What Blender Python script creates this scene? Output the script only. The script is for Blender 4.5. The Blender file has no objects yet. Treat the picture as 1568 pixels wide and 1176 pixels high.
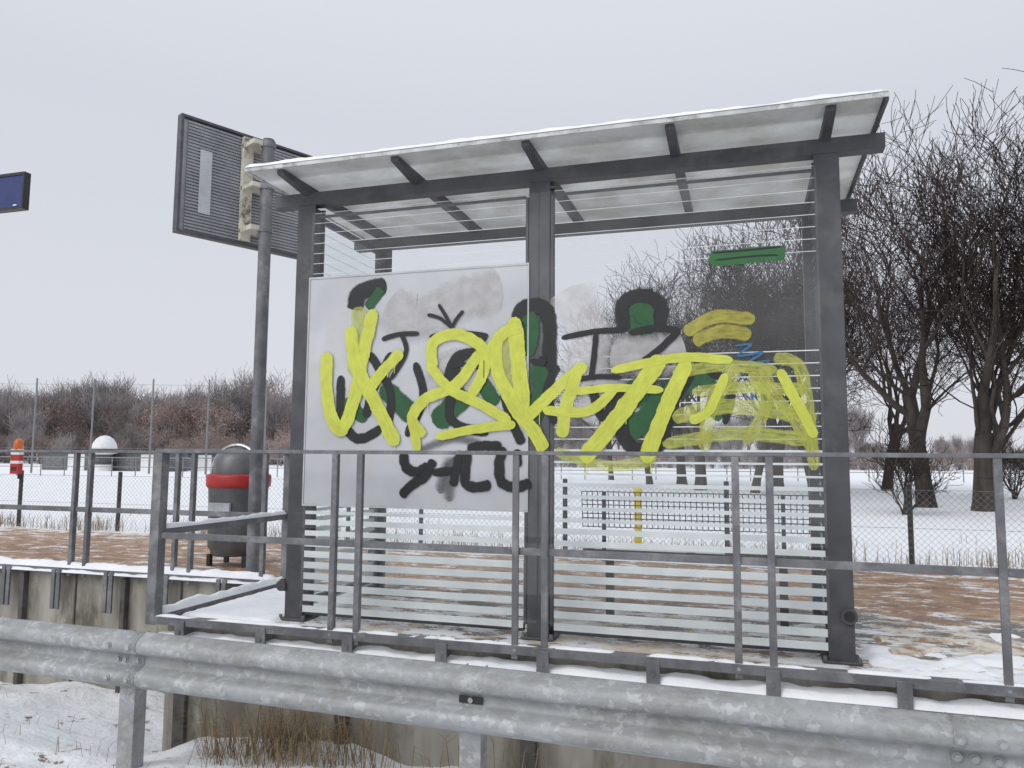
import bpy, math, random
from mathutils import Vector, Matrix, noise
random.seed(7)
scene = bpy.context.scene
R = math.radians
YAW, PITCH, ROLL = 17.0, 5.43, 0.42

# ------------------------------------------------------------------ materials
def newmat(name):
    m = bpy.data.materials.new(name); m.use_nodes = True
    nt = m.node_tree
    b = nt.nodes["Principled BSDF"]
    return m, nt, b

def mat_noise(name, c1, c2, scale=8.0, rough=0.6, metal=0.0, bump=0.0, bscale=None, detail=3, lo=0.35, hi=0.65, c3=None, s3=2.0, stretch=None, spec=0.5):
    m, nt, b = newmat(name)
    N, L = nt.nodes, nt.links
    geo = N.new("ShaderNodeNewGeometry")
    src = geo.outputs["Position"]
    if stretch:
        mp = N.new("ShaderNodeMapping"); mp.inputs["Scale"].default_value = stretch
        L.new(src, mp.inputs["Vector"]); src = mp.outputs["Vector"]
    n = N.new("ShaderNodeTexNoise"); n.inputs["Scale"].default_value = scale; n.inputs["Detail"].default_value = detail
    n.inputs["Roughness"].default_value = 0.6
    L.new(src, n.inputs["Vector"])
    r = N.new("ShaderNodeValToRGB")
    r.color_ramp.elements[0].position = lo; r.color_ramp.elements[1].position = hi
    r.color_ramp.elements[0].color = (*c1, 1); r.color_ramp.elements[1].color = (*c2, 1)
    L.new(n.outputs["Fac"], r.inputs["Fac"])
    out = r.outputs["Color"]
    if c3:
        n3 = N.new("ShaderNodeTexNoise"); n3.inputs["Scale"].default_value = s3; n3.inputs["Detail"].default_value = 5
        n3.inputs["Roughness"].default_value = 0.7
        L.new(src, n3.inputs["Vector"])
        r3 = N.new("ShaderNodeValToRGB"); r3.color_ramp.elements[0].position = 0.52; r3.color_ramp.elements[1].position = 0.66
        L.new(n3.outputs["Fac"], r3.inputs["Fac"])
        mx = N.new("ShaderNodeMix"); mx.data_type = 'RGBA'
        L.new(r3.outputs["Color"], mx.inputs[0]); L.new(out, mx.inputs[6]); mx.inputs[7].default_value = (*c3, 1)
        out = mx.outputs[2]
    L.new(out, b.inputs["Base Color"])
    b.inputs["Roughness"].default_value = rough; b.inputs["Metallic"].default_value = metal
    b.inputs["Specular IOR Level"].default_value = spec
    if bump:
        n2 = N.new("ShaderNodeTexNoise"); n2.inputs["Scale"].default_value = bscale or scale * 3; n2.inputs["Detail"].default_value = 3
        L.new(src, n2.inputs["Vector"])
        bp = N.new("ShaderNodeBump"); bp.inputs["Strength"].default_value = bump; bp.inputs["Distance"].default_value = 0.02
        L.new(n2.outputs["Fac"], bp.inputs["Height"]); L.new(bp.outputs["Normal"], b.inputs["Normal"])
    return m
def mat_flat(name, c, rough=.9):
    m, nt, b = newmat(name); N, L = nt.nodes, nt.links
    d = N.new("ShaderNodeBsdfDiffuse")
    oi = N.new("ShaderNodeObjectInfo"); mr = N.new("ShaderNodeMapRange"); mr.inputs[3].default_value = .75; mr.inputs[4].default_value = 1.25
    L.new(oi.outputs["Random"], mr.inputs[0])
    mu = N.new("ShaderNodeVectorMath"); mu.operation = 'SCALE'; mu.inputs[0].default_value = c; L.new(mr.outputs[0], mu.inputs[3])
    L.new(mu.outputs[0], d.inputs[0]); L.new(d.outputs[0], N["Material Output"].inputs[0]); return m

M = {}
M['anth'] = mat_noise("anthracite_paint", (.052, .052, .058), (.082, .082, .090), 5, .55, .0, 0, c3=(.105, .102, .103), s3=3)
M['rail'] = mat_noise("weathered_railing_steel", (.125, .128, .137), (.185, .188, .198), 9, .6, .2, 0, c3=(.26, .26, .265), s3=5)
M['snow'] = mat_noise("snow", (.82, .84, .88), (.91, .92, .94), 3, .7, 0, .5, 14, spec=.2)
M['conc'] = mat_noise("weathered_concrete", (.20, .18, .15), (.40, .38, .33), 2.2, .85, 0, .3, 30, c3=(.13, .12, .085), s3=1.6, stretch=(1.6, 1.6, .5))
M['steelpost'] = mat_noise("steel_pile", (.06, .055, .05), (.13, .12, .11), 8, .7, .2, .1)
M['black'] = mat_noise("black_plastic", (.012, .012, .013), (.025, .025, .027), 8, .45)
M['fpost'] = mat_noise("fence_post_paint", (.015, .017, .016), (.04, .04, .04), 8, .6)
M['wire'] = mat_noise("galvanised_wire", (.16, .17, .17), (.28, .28, .28), 20, .5, .3)
M['board'] = mat_noise("grey_board", (.44, .45, .47), (.55, .56, .58), 1.6, .4, 0, 0, c3=(.50, .495, .49), s3=2.2)
M['frost'] = mat_noise("frosted_stripe_film", (.56, .60, .61), (.72, .76, .76), 3, .5)
M['edge'] = mat_noise("pale_roof_edge", (.42, .43, .42), (.62, .64, .63), 6, .6, c3=(.26, .25, .20), s3=7)
M['bark'] = mat_noise("bark", (.030, .025, .022), (.075, .062, .05), 3, .9, 0, .4, 30, stretch=(1, 1, .3))
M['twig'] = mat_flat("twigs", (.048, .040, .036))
M['fartwig'] = mat_flat("far_twigs_hazed", (.31, .285, .285))  # distance haze painted into the colour, paler than the near twigs
M['farbark'] = mat_flat("far_bark_hazed", (.24, .22, .218))  # bark lightened to carry the same painted haze
M['farleaf'] = mat_flat("withered_beech_leaves_hazed", (.33, .25, .215))  # brown leaf colour, paled by haze mixed into it
M['dry'] = mat_noise("dry_grass", (.17, .12, .06), (.34, .26, .15), 6, .9)
M['red'] = mat_noise("red_paint", (.36, .02, .02), (.50, .035, .03), 4, .4)
M['orange'] = mat_noise("orange_lens", (.60, .12, .02), (.70, .18, .04), 4, .3)
M['white'] = mat_noise("white_paint", (.68, .69, .70), (.80, .80, .80), 4, .5)
M['bingrey'] = mat_noise("bin_grey", (.10, .105, .11), (.15, .155, .16), 6, .4, .2)
M['chrome'] = mat_noise("brushed_steel", (.5, .5, .52), (.65, .65, .67), 20, .28, .9)
M['signback'] = mat_noise("sign_back_aluminium", (.26, .27, .285), (.36, .37, .385), 4, .5, .2)
M['signlight'] = mat_noise("sign_faded_plate", (.42, .44, .45), (.52, .54, .54), 6, .6)
M['beige'] = mat_noise("dirty_bracket", (.55, .52, .43), (.70, .68, .58), 9, .6, c3=(.16, .12, .07), s3=7)
M['blue'] = mat_noise("blue_sign", (.018, .03, .13), (.025, .045, .17), 4, .4)
M['yel'] = mat_noise("yellow_post_paint", (.65, .50, .03), (.75, .6, .05), 4, .5)
M['sand'] = mat_noise("gritty_slush", (.30, .20, .13), (.72, .66, .58), 9, .85, 0, .5, 40, detail=6, lo=.4, hi=.6)

def galv():
    m, nt, b = newmat("galvanised_guard_rail"); N, L = nt.nodes, nt.links
    geo = N.new("ShaderNodeNewGeometry")
    v = N.new("ShaderNodeTexVoronoi"); v.inputs["Scale"].default_value = 34
    nz = N.new("ShaderNodeTexNoise"); nz.inputs["Scale"].default_value = 26; nz.inputs["Detail"].default_value = 3
    add = N.new("ShaderNodeMixRGB"); add.blend_type = 'ADD'; add.inputs[0].default_value = .06
    L.new(geo.outputs["Position"], add.inputs[1]); L.new(geo.outputs["Position"], nz.inputs["Vector"]); L.new(nz.outputs["Color"], add.inputs[2])
    L.new(add.outputs[0], v.inputs["Vector"])
    sp = N.new("ShaderNodeSeparateColor"); L.new(v.outputs["Color"], sp.inputs[0])
    n5 = N.new("ShaderNodeTexNoise"); n5.inputs["Scale"].default_value = 4; n5.inputs["Detail"].default_value = 3; L.new(geo.outputs["Position"], n5.inputs["Vector"])
    ad5 = N.new("ShaderNodeMath"); ad5.operation = 'MULTIPLY_ADD'; L.new(n5.outputs["Fac"], ad5.inputs[0]); ad5.inputs[1].default_value = 1.5; ad5.inputs[2].default_value = -.78
    ad6 = N.new("ShaderNodeMath"); ad6.operation = 'ADD'; L.new(ad5.outputs[0], ad6.inputs[0]); L.new(sp.outputs[0], ad6.inputs[1])
    r = N.new("ShaderNodeValToRGB"); cr = r.color_ramp
    cr.elements[0].position = .1; cr.elements[0].color = (.33, .342, .35, 1)
    cr.elements[1].position = .98; cr.elements[1].color = (.47, .485, .50, 1)
    e = cr.elements.new(.8); e.color = (.375, .39, .398, 1)
    L.new(ad6.outputs[0], r.inputs[0])
    n2 = N.new("ShaderNodeTexNoise"); n2.inputs["Scale"].default_value = 3.5; n2.inputs["Detail"].default_value = 6; n2.inputs["Roughness"].default_value = .75
    mp = N.new("ShaderNodeMapping"); mp.inputs["Scale"].default_value = (.6, 1, 1.6); L.new(geo.outputs["Position"], mp.inputs[0])
    L.new(mp.outputs[0], n2.inputs["Vector"])
    r2 = N.new("ShaderNodeValToRGB"); r2.color_ramp.elements[0].position = .34; r2.color_ramp.elements[1].position = .56
    r2.color_ramp.elements[0].color = (.70, .67, .62, 1); r2.color_ramp.elements[1].color = (1, 1, 1, 1)
    L.new(n2.outputs["Fac"], r2.inputs[0])
    mu = N.new("ShaderNodeMixRGB"); mu.blend_type = 'MULTIPLY'; mu.inputs[0].default_value = 1
    L.new(r.outputs[0], mu.inputs[1]); L.new(r2.outputs[0], mu.inputs[2]); L.new(mu.outputs[0], b.inputs["Base Color"])
    b.inputs["Metallic"].default_value = .25; b.inputs["Roughness"].default_value = .6
    return m
M['galv'] = galv()

def glassmat():
    m, nt, b = newmat("dirty_safety_glass"); N, L = nt.nodes, nt.links
    out = N["Material Output"]
    t = N.new("ShaderNodeBsdfTransparent"); t.inputs[0].default_value = (.94, .955, .955, 1)
    g = N.new("ShaderNodeBsdfGlossy"); g.inputs["Roughness"].default_value = .03; g.inputs[0].default_value = (.9, .9, .9, 1)
    d = N.new("ShaderNodeBsdfDiffuse"); d.inputs[0].default_value = (.6, .62, .62, 1)
    mx = N.new("ShaderNodeMixShader"); mx.inputs[0].default_value = .045
    L.new(t.outputs[0], mx.inputs[1]); L.new(g.outputs[0], mx.inputs[2])
    n = N.new("ShaderNodeTexNoise"); n.inputs["Scale"].default_value = 2; n.inputs["Detail"].default_value = 4
    geo = N.new("ShaderNodeNewGeometry"); L.new(geo.outputs["Position"], n.inputs["Vector"])
    mr = N.new("ShaderNodeMapRange"); mr.inputs[1].default_value = .4; mr.inputs[2].default_value = .8; mr.inputs[3].default_value = .01; mr.inputs[4].default_value = .11
    L.new(n.outputs["Fac"], mr.inputs[0])
    m2 = N.new("ShaderNodeMixShader"); L.new(mr.outputs[0], m2.inputs[0]); L.new(mx.outputs[0], m2.inputs[1]); L.new(d.outputs[0], m2.inputs[2])
    L.new(m2.outputs[0], out.inputs[0]); return m
M['glass'] = glassmat()

def milky(name, c1, c2, tf):
    m, nt, b = newmat(name); N, L = nt.nodes, nt.links
    out = N["Material Output"]
    geo = N.new("ShaderNodeNewGeometry")
    n = N.new("ShaderNodeTexNoise"); n.inputs["Scale"].default_value = 2.6; n.inputs["Detail"].default_value = 7; n.inputs["Roughness"].default_value = .7
    L.new(geo.outputs["Position"], n.inputs["Vector"])
    r = N.new("ShaderNodeValToRGB"); r.color_ramp.elements[0].position = .3; r.color_ramp.elements[1].position = .6
    r.color_ramp.elements[0].color = (*c1, 1); r.color_ramp.elements[1].color = (*c2, 1)
    L.new(n.outputs["Fac"], r.inputs[0])
    d = N.new("ShaderNodeBsdfDiffuse"); t = N.new("ShaderNodeBsdfTranslucent")
    L.new(r.outputs[0], d.inputs[0]); L.new(r.outputs[0], t.inputs[0])
    mx = N.new("ShaderNodeMixShader"); mx.inputs[0].default_value = tf
    L.new(d.outputs[0], mx.inputs[1]); L.new(t.outputs[0], mx.inputs[2]); L.new(mx.outputs[0], out.inputs[0]); return m
M['roof'] = milky("milky_roof_sheet", (.70, .695, .65), (.95, .955, .96), .56)
M['thinsnow'] = milky("thin_snow", (.90, .91, .92), (.95, .96, .97), .55)

def paint(name, col, alpha=1.0, soft=None, streak=0.0, rough=.45, var=.82):
    m, nt, b = newmat(name); N, L = nt.nodes, nt.links
    out = N["Material Output"]
    b.inputs["Roughness"].default_value = rough
    geo = N.new("ShaderNodeNewGeometry")
    n = N.new("ShaderNodeTexNoise"); n.inputs["Scale"].default_value = 14; n.inputs["Detail"].default_value = 3
    L.new(geo.outputs["Position"], n.inputs["Vector"])
    r = N.new("ShaderNodeValToRGB"); r.color_ramp.elements[0].position = .3; r.color_ramp.elements[1].position = .7
    r.color_ramp.elements[0].color = (*[c * var for c in col], 1); r.color_ramp.elements[1].color = (*[min(1, c * 1.08 + .002) for c in col], 1)
    L.new(n.outputs["Fac"], r.inputs[0]); L.new(r.outputs[0], b.inputs["Base Color"])
    if alpha >= 1 and soft is None: return m
    t = N.new("ShaderNodeBsdfTransparent")
    uv = N.new("ShaderNodeUVMap"); sx = N.new("ShaderNodeSeparateXYZ"); L.new(uv.outputs[0], sx.inputs[0])
    def mth(op, a, bb=None):
        q = N.new("ShaderNodeMath"); q.operation = op
        for i, x in enumerate((a, bb)):
            if x is None: continue
            if isinstance(x, (int, float)): q.inputs[i].default_value = x
            else: L.new(x, q.inputs[i])
        return q.outputs[0]
    e = mth('SUBTRACT', 1.0, mth('ABSOLUTE', mth('SUBTRACT', mth('MULTIPLY', sx.outputs[1], 2.0), 1.0)))
    n4 = N.new("ShaderNodeTexNoise"); n4.inputs["Scale"].default_value = 24; n4.inputs["Detail"].default_value = 3
    L.new(geo.outputs["Position"], n4.inputs["Vector"])
    e = mth('ADD', e, mth('MULTIPLY', mth('SUBTRACT', n4.outputs["Fac"], .5), .3))
    mr = N.new("ShaderNodeMapRange"); mr.interpolation_type = 'SMOOTHSTEP'
    mr.inputs[1].default_value = .05; mr.inputs[2].default_value = .05 + (soft or .2); mr.inputs[3].default_value = 0; mr.inputs[4].default_value = alpha
    L.new(e, mr.inputs[0]); fac = mr.outputs[0]
    if streak:
        cx = N.new("ShaderNodeCombineXYZ"); L.new(mth('MULTIPLY', sx.outputs[0], 1.2), cx.inputs[0]); L.new(mth('MULTIPLY', sx.outputs[1], 6.0), cx.inputs[1])
        ns = N.new("ShaderNodeTexNoise"); ns.inputs["Scale"].default_value = 1.2; ns.inputs["Detail"].default_value = 3; L.new(cx.outputs[0], ns.inputs["Vector"])
        m3 = N.new("ShaderNodeMapRange"); m3.inputs[1].default_value = .3; m3.inputs[2].default_value = .62; m3.inputs[3].default_value = 1 - streak; m3.inputs[4].default_value = 1
        L.new(ns.outputs["Fac"], m3.inputs[0]); fac = mth('MULTIPLY', fac, m3.outputs[0])
    mx = N.new("ShaderNodeMixShader"); L.new(fac, mx.inputs[0]); L.new(t.outputs[0], mx.inputs[1]); L.new(b.outputs[0], mx.inputs[2])
    L.new(mx.outputs[0], out.inputs[0]); return m
P = {
 'Y': paint("yellow_paint", (.56, .60, .075), .985, .10, .12, var=.92),
 'D': paint("yellow_paint_drip", (.56, .60, .075), 1.0, None),
 'y': paint("yellow_paint_thin", (.54, .57, .10), .66, .2, .5),
 'o': paint("olive_yellow_paint", (.46, .42, .06), .8, .3, .4),
 'K': paint("black_marker", (.008, .008, .009)),
 'k': paint("black_spray", (.008, .009, .010), .985, .28),
 'a': paint("grey_spray", (.14, .14, .145), .7, .9),
 'g': paint("green_spray", (.012, .085, .024), .97, .25),
 'G': paint("green_marker", (.02, .13, .035)),
 'w': paint("pale_spray", (.55, .53, .53), .7, .6),
 'b': paint("blue_marker", (.03, .14, .28)),
}

# ------------------------------------------------------------------ mesh builder
class MB:
    def __init__(s): s.v = []; s.f = []; s.m = []; s.uv = []; s.mats = []; s.sm = []
    def mi(s, k):
        mat = M[k] if isinstance(k, str) else k
        if mat not in s.mats: s.mats.append(mat)
        return s.mats.index(mat)
    def quad(s, pts, k, smooth=False, uvs=None):
        i = len(s.v); s.v += [tuple(p) for p in pts]; s.f.append(tuple(range(i, i + len(pts)))); s.m.append(s.mi(k)); s.sm.append(smooth)
        s.uv.append(uvs)
    def add(s, vs, fs, k, smooth=False):
        i = len(s.v); s.v += [tuple(p) for p in vs]; mi = s.mi(k)
        for f in fs: s.f.append(tuple(i + q for q in f)); s.m.append(mi); s.sm.append(smooth); s.uv.append(None)
    def box(s, x0, x1, y0, y1, z0, z1, k):
        vs = [(x0,y0,z0),(x1,y0,z0),(x1,y1,z0),(x0,y1,z0),(x0,y0,z1),(x1,y0,z1),(x1,y1,z1),(x0,y1,z1)]
        s.add(vs, [(0,3,2,1),(4,5,6,7),(0,1,5,4),(1,2,6,5),(2,3,7,6),(3,0,4,7)], k)
    def obox(s, c, ax, ay, az, k):
        c, ax, ay, az = map(Vector, (c, ax, ay, az))
        vs = [c+ax*i+ay*j+az*l for l in (-1,1) for (i,j) in ((-1,-1),(1,-1),(1,1),(-1,1))]
        s.add(vs, [(0,3,2,1),(4,5,6,7),(0,1,5,4),(1,2,6,5),(2,3,7,6),(3,0,4,7)], k)
    def tube(s, p0, p1, r0, r1, k, n=12, caps=True, smooth=True):
        p0, p1 = Vector(p0), Vector(p1); d = (p1-p0)
        if d.length < 1e-6: return
        d.normalize(); a = d.orthogonal().normalized(); b = d.cross(a)
        vs = []
        for p, r in ((p0, r0), (p1, r1)):
            for i in range(n):
                t = 2*math.pi*i/n; vs.append(p + (a*math.cos(t)+b*math.sin(t))*r)
        fs = [(i, (i+1) % n, n+(i+1) % n, n+i) for i in range(n)]
        s.add(vs, fs, k, smooth)
        if caps:
            s.add(vs[:n], [tuple(reversed(range(n)))], k); s.add(vs[n:], [tuple(range(n))], k)
    def path(s, pts, r, k, n=8):
        for a, b in zip(pts[:-1], pts[1:]): s.tube(a, b, r, r, k, n)
    def lathe(s, c, prof, k, n=28, sx=1, sy=1):
        c = Vector(c); vs = []
        for (r, z) in prof:
            for i in range(n):
                t = 2*math.pi*i/n; vs.append((c.x+r*math.cos(t)*sx, c.y+r*math.sin(t)*sy, c.z+z))
        fs = [(j*n+i, j*n+(i+1) % n, (j+1)*n+(i+1) % n, (j+1)*n+i) for j in range(len(prof)-1) for i in range(n)]
        s.add(vs, fs, k, True)
    def snow(s, x0, x1, y0, y1, z, h, seed=0, cut=0.0, sub=None, mat='snow'):
        nx = max(2, int((x1-x0)/.03)) if sub is None else sub; ny = max(4, int((y1-y0)/.02)); ny = min(ny, 70); nx = min(nx, 420)
        vs = []
        for j in range(ny+1):
            for i in range(nx+1):
                u, v = i/nx, j/ny
                x = x0+(x1-x0)*u; y = y0+(y1-y0)*v
                ed = min(1, min(u, 1-u)*(x1-x0)/.03)*min(1, min(v, 1-v)*(y1-y0)/.02)
                ed = math.sqrt(max(0, ed))
                nn = noise.noise(Vector((x*4+seed, y*4, seed)))*.5+noise.noise(Vector((x*13, y*13+seed, 3)))*.3
                hh = h*(1+nn) - cut*h*max(0, nn+.1)*3
                vs.append((x, y, z+max(-.004, hh)*ed))
        fs = [(j*(nx+1)+i, j*(nx+1)+i+1, (j+1)*(nx+1)+i+1, (j+1)*(nx+1)+i) for j in range(ny) for i in range(nx)]
        s.add(vs, fs, mat, True)
    def build(s, name, parent=None, bevel=0):
        me = bpy.data.meshes.new(name); me.from_pydata(s.v, [], s.f)
        for m in s.mats: me.materials.append(m)
        me.polygons.foreach_set("material_index", s.m); me.polygons.foreach_set("use_smooth", s.sm)
        if any(u is not None for u in s.uv):
            ul = me.uv_layers.new(name="UVMap"); li = 0
            for f, u in zip(s.f, s.uv):
                for q in range(len(f)):
                    if u: ul.data[li].uv = u[q]
                    li += 1
        me.update()
        o = bpy.data.objects.new(name, me); scene.collection.objects.link(o)
        if parent: o.parent = parent
        if bevel:
            b = o.modifiers.new("bevel", 'BEVEL'); b.width = bevel; b.segments = 2; b.limit_method = 'ANGLE'; b.angle_limit = R(50)
        return o
def empty(name):
    e = bpy.data.objects.new(name, None); scene.collection.objects.link(e); return e

ZP = -1.08      # platform surface (heights are measured from eye level)

# ------------------------------------------------------------------ ground sheet
def gz(x, y):
    n = noise.noise(Vector((x*.6, y*.6, 0)))*.05 + noise.noise(Vector((x*2.3, y*2.3, 5)))*.03
    if y < 3.2: z = -1.76 + n
    elif y < 8.7:
        t = min(1, (y-3.2)/2.3)
        left = 1 if x < -3.9 else max(0.0, 1-(x+3.9)/.5)
        z = -1.76 - .36*t*left - .02*(1-left) + n*2.2 + noise.noise(Vector((x*6, y*6, 2)))*.02
    elif y < 9.0: z = -1.75 + (y-8.7)/.3*.6 + n*.3
    else:
        z = -1.15 - min(1, (y-9)/12)*.15 + n*(.8 if y < 60 else 0)
    return z
def axis(lo, hi, near0, near1, step):
    a = []; t = near0
    while t <= near1: a.append(t); t += step
    s = step; t = near1
    while t < hi: s *= 1.22; t += s; a.append(t)
    s = step; t = near0; b = []
    while t > lo: s *= 1.22; t -= s; b.append(t)
    return list(reversed(b)) + a
xs = axis(-2500, 2500, -7, 3.5, .07); ys = axis(-60, 2500, 1.8, 6.2, .06)
ys = sorted(ys + [8.7, 8.85, 9.0, 9.2])
g = MB(); nx = len(xs)
vs = [(x, y, gz(x, y)) for y in ys for x in xs]
fs = [(j*nx+i, j*nx+i+1, (j+1)*nx+i+1, (j+1)*nx+i) for j in range(len(ys)-1) for i in range(nx-1)]
def groundmat():
    m, nt, b = newmat("snowy_ground"); N, L = nt.nodes, nt.links
    geo = N.new("ShaderNodeNewGeometry")
    def noi(sc, de=4, ro=.6):
        n = N.new("ShaderNodeTexNoise"); n.inputs["Scale"].default_value = sc; n.inputs["Detail"].default_value = de; n.inputs["Roughness"].default_value = ro
        L.new(geo.outputs["Position"], n.inputs["Vector"]); return n.outputs["Fac"]
    r = N.new("ShaderNodeValToRGB"); r.color_ramp.elements[0].color = (.80, .82, .86, 1); r.color_ramp.elements[1].color = (.91, .92, .94, 1)
    L.new(noi(1.2, 2), r.inputs[0])
    sx = N.new("ShaderNodeSeparateXYZ"); L.new(geo.outputs["Position"], sx.inputs[0])
    mr = N.new("ShaderNodeMapRange"); mr.inputs[1].default_value = 9; mr.inputs[2].default_value = 13; mr.inputs[3].default_value = .05; mr.inputs[4].default_value = -.10
    L.new(sx.outputs[1], mr.inputs[0])
    ad = N.new("ShaderNodeMath"); ad.operation = 'ADD'; L.new(noi(5, 6, .75), ad.inputs[0]); L.new(mr.outputs[0], ad.inputs[1])
    r2 = N.new("ShaderNodeValToRGB"); r2.color_ramp.elements[0].position = .64; r2.color_ramp.elements[1].position = .70
    L.new(ad.outputs[0], r2.inputs[0])
    mx = N.new("ShaderNodeMix"); mx.data_type = 'RGBA'; L.new(r2.outputs[0], mx.inputs[0]); L.new(r.outputs[0], mx.inputs[6]); mx.inputs[7].default_value = (.20, .16, .10, 1)
    L.new(mx.outputs[2], b.inputs["Base Color"]); b.inputs["Roughness"].default_value = .75; b.inputs["Specular IOR Level"].default_value = .2
    bp = N.new("ShaderNodeBump"); bp.inputs["Strength"].default_value = .6; bp.inputs["Distance"].default_value = .05
    L.new(noi(9, 4), bp.inputs["Height"]); L.new(bp.outputs[0], b.inputs["Normal"])
    return m
M['ground'] = groundmat()
g.add(vs, fs, 'ground', True); g.build("snowy_ground")

# ------------------------------------------------------------------ platform
def platmat():
    m, nt, b = newmat("platform_paving"); N, L = nt.nodes, nt.links
    geo = N.new("ShaderNodeNewGeometry"); sx = N.new("ShaderNodeSeparateXYZ"); L.new(geo.outputs["Position"], sx.inputs[0])
    def noi(sc, de=5, ro=.6, st=None):
        n = N.new("ShaderNodeTexNoise"); n.inputs["Scale"].default_value = sc; n.inputs["Detail"].default_value = de; n.inputs["Roughness"].default_value = ro
        if st:
            mp = N.new("ShaderNodeMapping"); mp.inputs["Scale"].default_value = st; L.new(geo.outputs["Position"], mp.inputs[0]); L.new(mp.outputs[0], n.inputs["Vector"])
        else: L.new(geo.outputs["Position"], n.inputs["Vector"])
        return n.outputs["Fac"]
    r = N.new("ShaderNodeValToRGB"); cr = r.color_ramp
    cr.elements[0].position = .32; cr.elements[0].color = (.17, .102, .068, 1); cr.elements[1].position = .66; cr.elements[1].color = (.58, .44, .31, 1)
    e = cr.elements.new(.5); e.color = (.35, .215, .138, 1)
    L.new(noi(6, 7, .82, (.8, 1.2, 1)), r.inputs[0])
    br = N.new("ShaderNodeTexBrick"); br.inputs["Scale"].default_value = 5; br.inputs["Color1"].default_value = (.17, .165, .155, 1); br.inputs["Color2"].default_value = (.23, .22, .21, 1)
    br.inputs["Mortar"].default_value = (.08, .075, .07, 1); br.inputs["Mortar Size"].default_value = .012
    L.new(geo.outputs["Position"], br.inputs["Vector"])
    yn = N.new("ShaderNodeMath"); yn.operation = 'MULTIPLY_ADD'; L.new(noi(1.5, 4), yn.inputs[0]); yn.inputs[1].default_value = 1.2; L.new(sx.outputs[1], yn.inputs[2])
    mr = N.new("ShaderNodeMapRange"); mr.inputs[1].default_value = 6.5; mr.inputs[2].default_value = 6.7; L.new(yn.outputs[0], mr.inputs[0])
    mx = N.new("ShaderNodeMix"); mx.data_type = 'RGBA'; L.new(mr.outputs[0], mx.inputs[0]); L.new(br.outputs[0], mx.inputs[6]); L.new(r.outputs[0], mx.inputs[7])
    sd = N.new("ShaderNodeMapRange"); sd.inputs[1].default_value = .48; sd.inputs[2].default_value = .58; L.new(noi(2.6, 7, .75, (.8, 1.4, 1)), sd.inputs[0])
    ms = N.new("ShaderNodeMix"); ms.data_type = 'RGBA'; L.new(sd.outputs[0], ms.inputs[0]); L.new(mx.outputs[2], ms.inputs[6]); L.new(r.outputs[0], ms.inputs[7])
    cv = N.new("ShaderNodeValToRGB"); cc = cv.color_ramp; cc.interpolation = 'LINEAR'
    ym = N.new("ShaderNodeMapRange"); ym.inputs[1].default_value = 4.2; ym.inputs[2].default_value = 9.2; L.new(sx.outputs[1], ym.inputs[0])
    L.new(ym.outputs[0], cv.inputs[0])
    def S(p, v):
        e = cc.elements.new(p); e.color = (v, v, v, 1)
    cc.elements[0].position = 0; cc.elements[0].color = (.58, .58, .58, 1); cc.elements[1].position = 1; cc.elements[1].color = (.58, .58, .58, 1)
    S(.10, .55); S(.22, .53); S(.32, .48); S(.45, .435); S(.62, .445); S(.78, .465); S(.9, .52)
    ad = N.new("ShaderNodeMath"); ad.operation = 'ADD'; L.new(noi(3.6, 7, .8, (.8, 1.4, 1)), ad.inputs[0]); L.new(cv.outputs[0], ad.inputs[1])
    mr2 = N.new("ShaderNodeMapRange"); mr2.inputs[1].default_value = .98; mr2.inputs[2].default_value = 1.03; L.new(ad.outputs[0], mr2.inputs[0])
    rs = N.new("ShaderNodeValToRGB"); rs.color_ramp.elements[0].position = .38; rs.color_ramp.elements[0].color = (.62, .53, .42, 1); rs.color_ramp.elements[1].position = .55; rs.color_ramp.elements[1].color = (.84, .85, .87, 1)
    L.new(noi(4, 4), rs.inputs[0])
    m2 = N.new("ShaderNodeMix"); m2.data_type = 'RGBA'; L.new(mr2.outputs[0], m2.inputs[0]); L.new(ms.outputs[2], m2.inputs[6]); L.new(rs.outputs[0], m2.inputs[7])
    L.new(m2.outputs[2], b.inputs["Base Color"]); b.inputs["Roughness"].default_value = .7
    bp = N.new("ShaderNodeBump"); bp.inputs["Strength"].default_value = .9; bp.inputs["Distance"].default_value = .04
    L.new(ad.outputs[0], bp.inputs["Height"]); L.new(bp.outputs[0], b.inputs["Normal"])
    return m
M['plat'] = platmat()
pl = empty("station_platform")
b = MB()
b.box(-60, 60, 5.86, 8.85, -2.6, ZP-.003, 'plat'); b.box(-3.68, 60, 4.40, 5.86, -2.6, ZP-.003, 'plat')
b.build("slab", pl)
b = MB()
b.box(-3.72, 60, 4.36, 4.397, -2.6, -1.10, 'conc'); b.box(-3.72, -3.683, 4.397, 5.80, -2.6, -1.10, 'conc'); b.box(-60, -3.72, 5.80, 5.857, -2.6, -1.10, 'conc')
b.box(-3.74, 60, 4.22, 4.357, -1.25, -1.19, 'conc')
x = -3.62
while x < 6:
    b.box(x, x+.09, 4.325, 4.357, -2.6, -1.255, 'steelpost'); x += 1.18
x = -4.2
while x > -16:
    b.box(x-.05, x, 5.74, 5.797, -2.6, -1.12, 'steelpost'); b.box(x-.62, x-.605, 5.785, 5.797, -2.6, -1.12, 'steelpost'); x -= 1.18
b.build("retaining_wall", pl, .004)
b = MB()
b.snow(-3.72, 6, 4.215, 4.36, -1.19, .035, seed=3)
b.snow(-16, -3.9, 5.70, 5.98, -1.088, .03, seed=7)
b.snow(-3.68, -2.95, 4.42, 5.7, -1.085, .03, seed=4, cut=.5)
b.snow(.6, 3.8, 4.42, 4.95, -1.085, .035, seed=9, cut=1.6)
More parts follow.
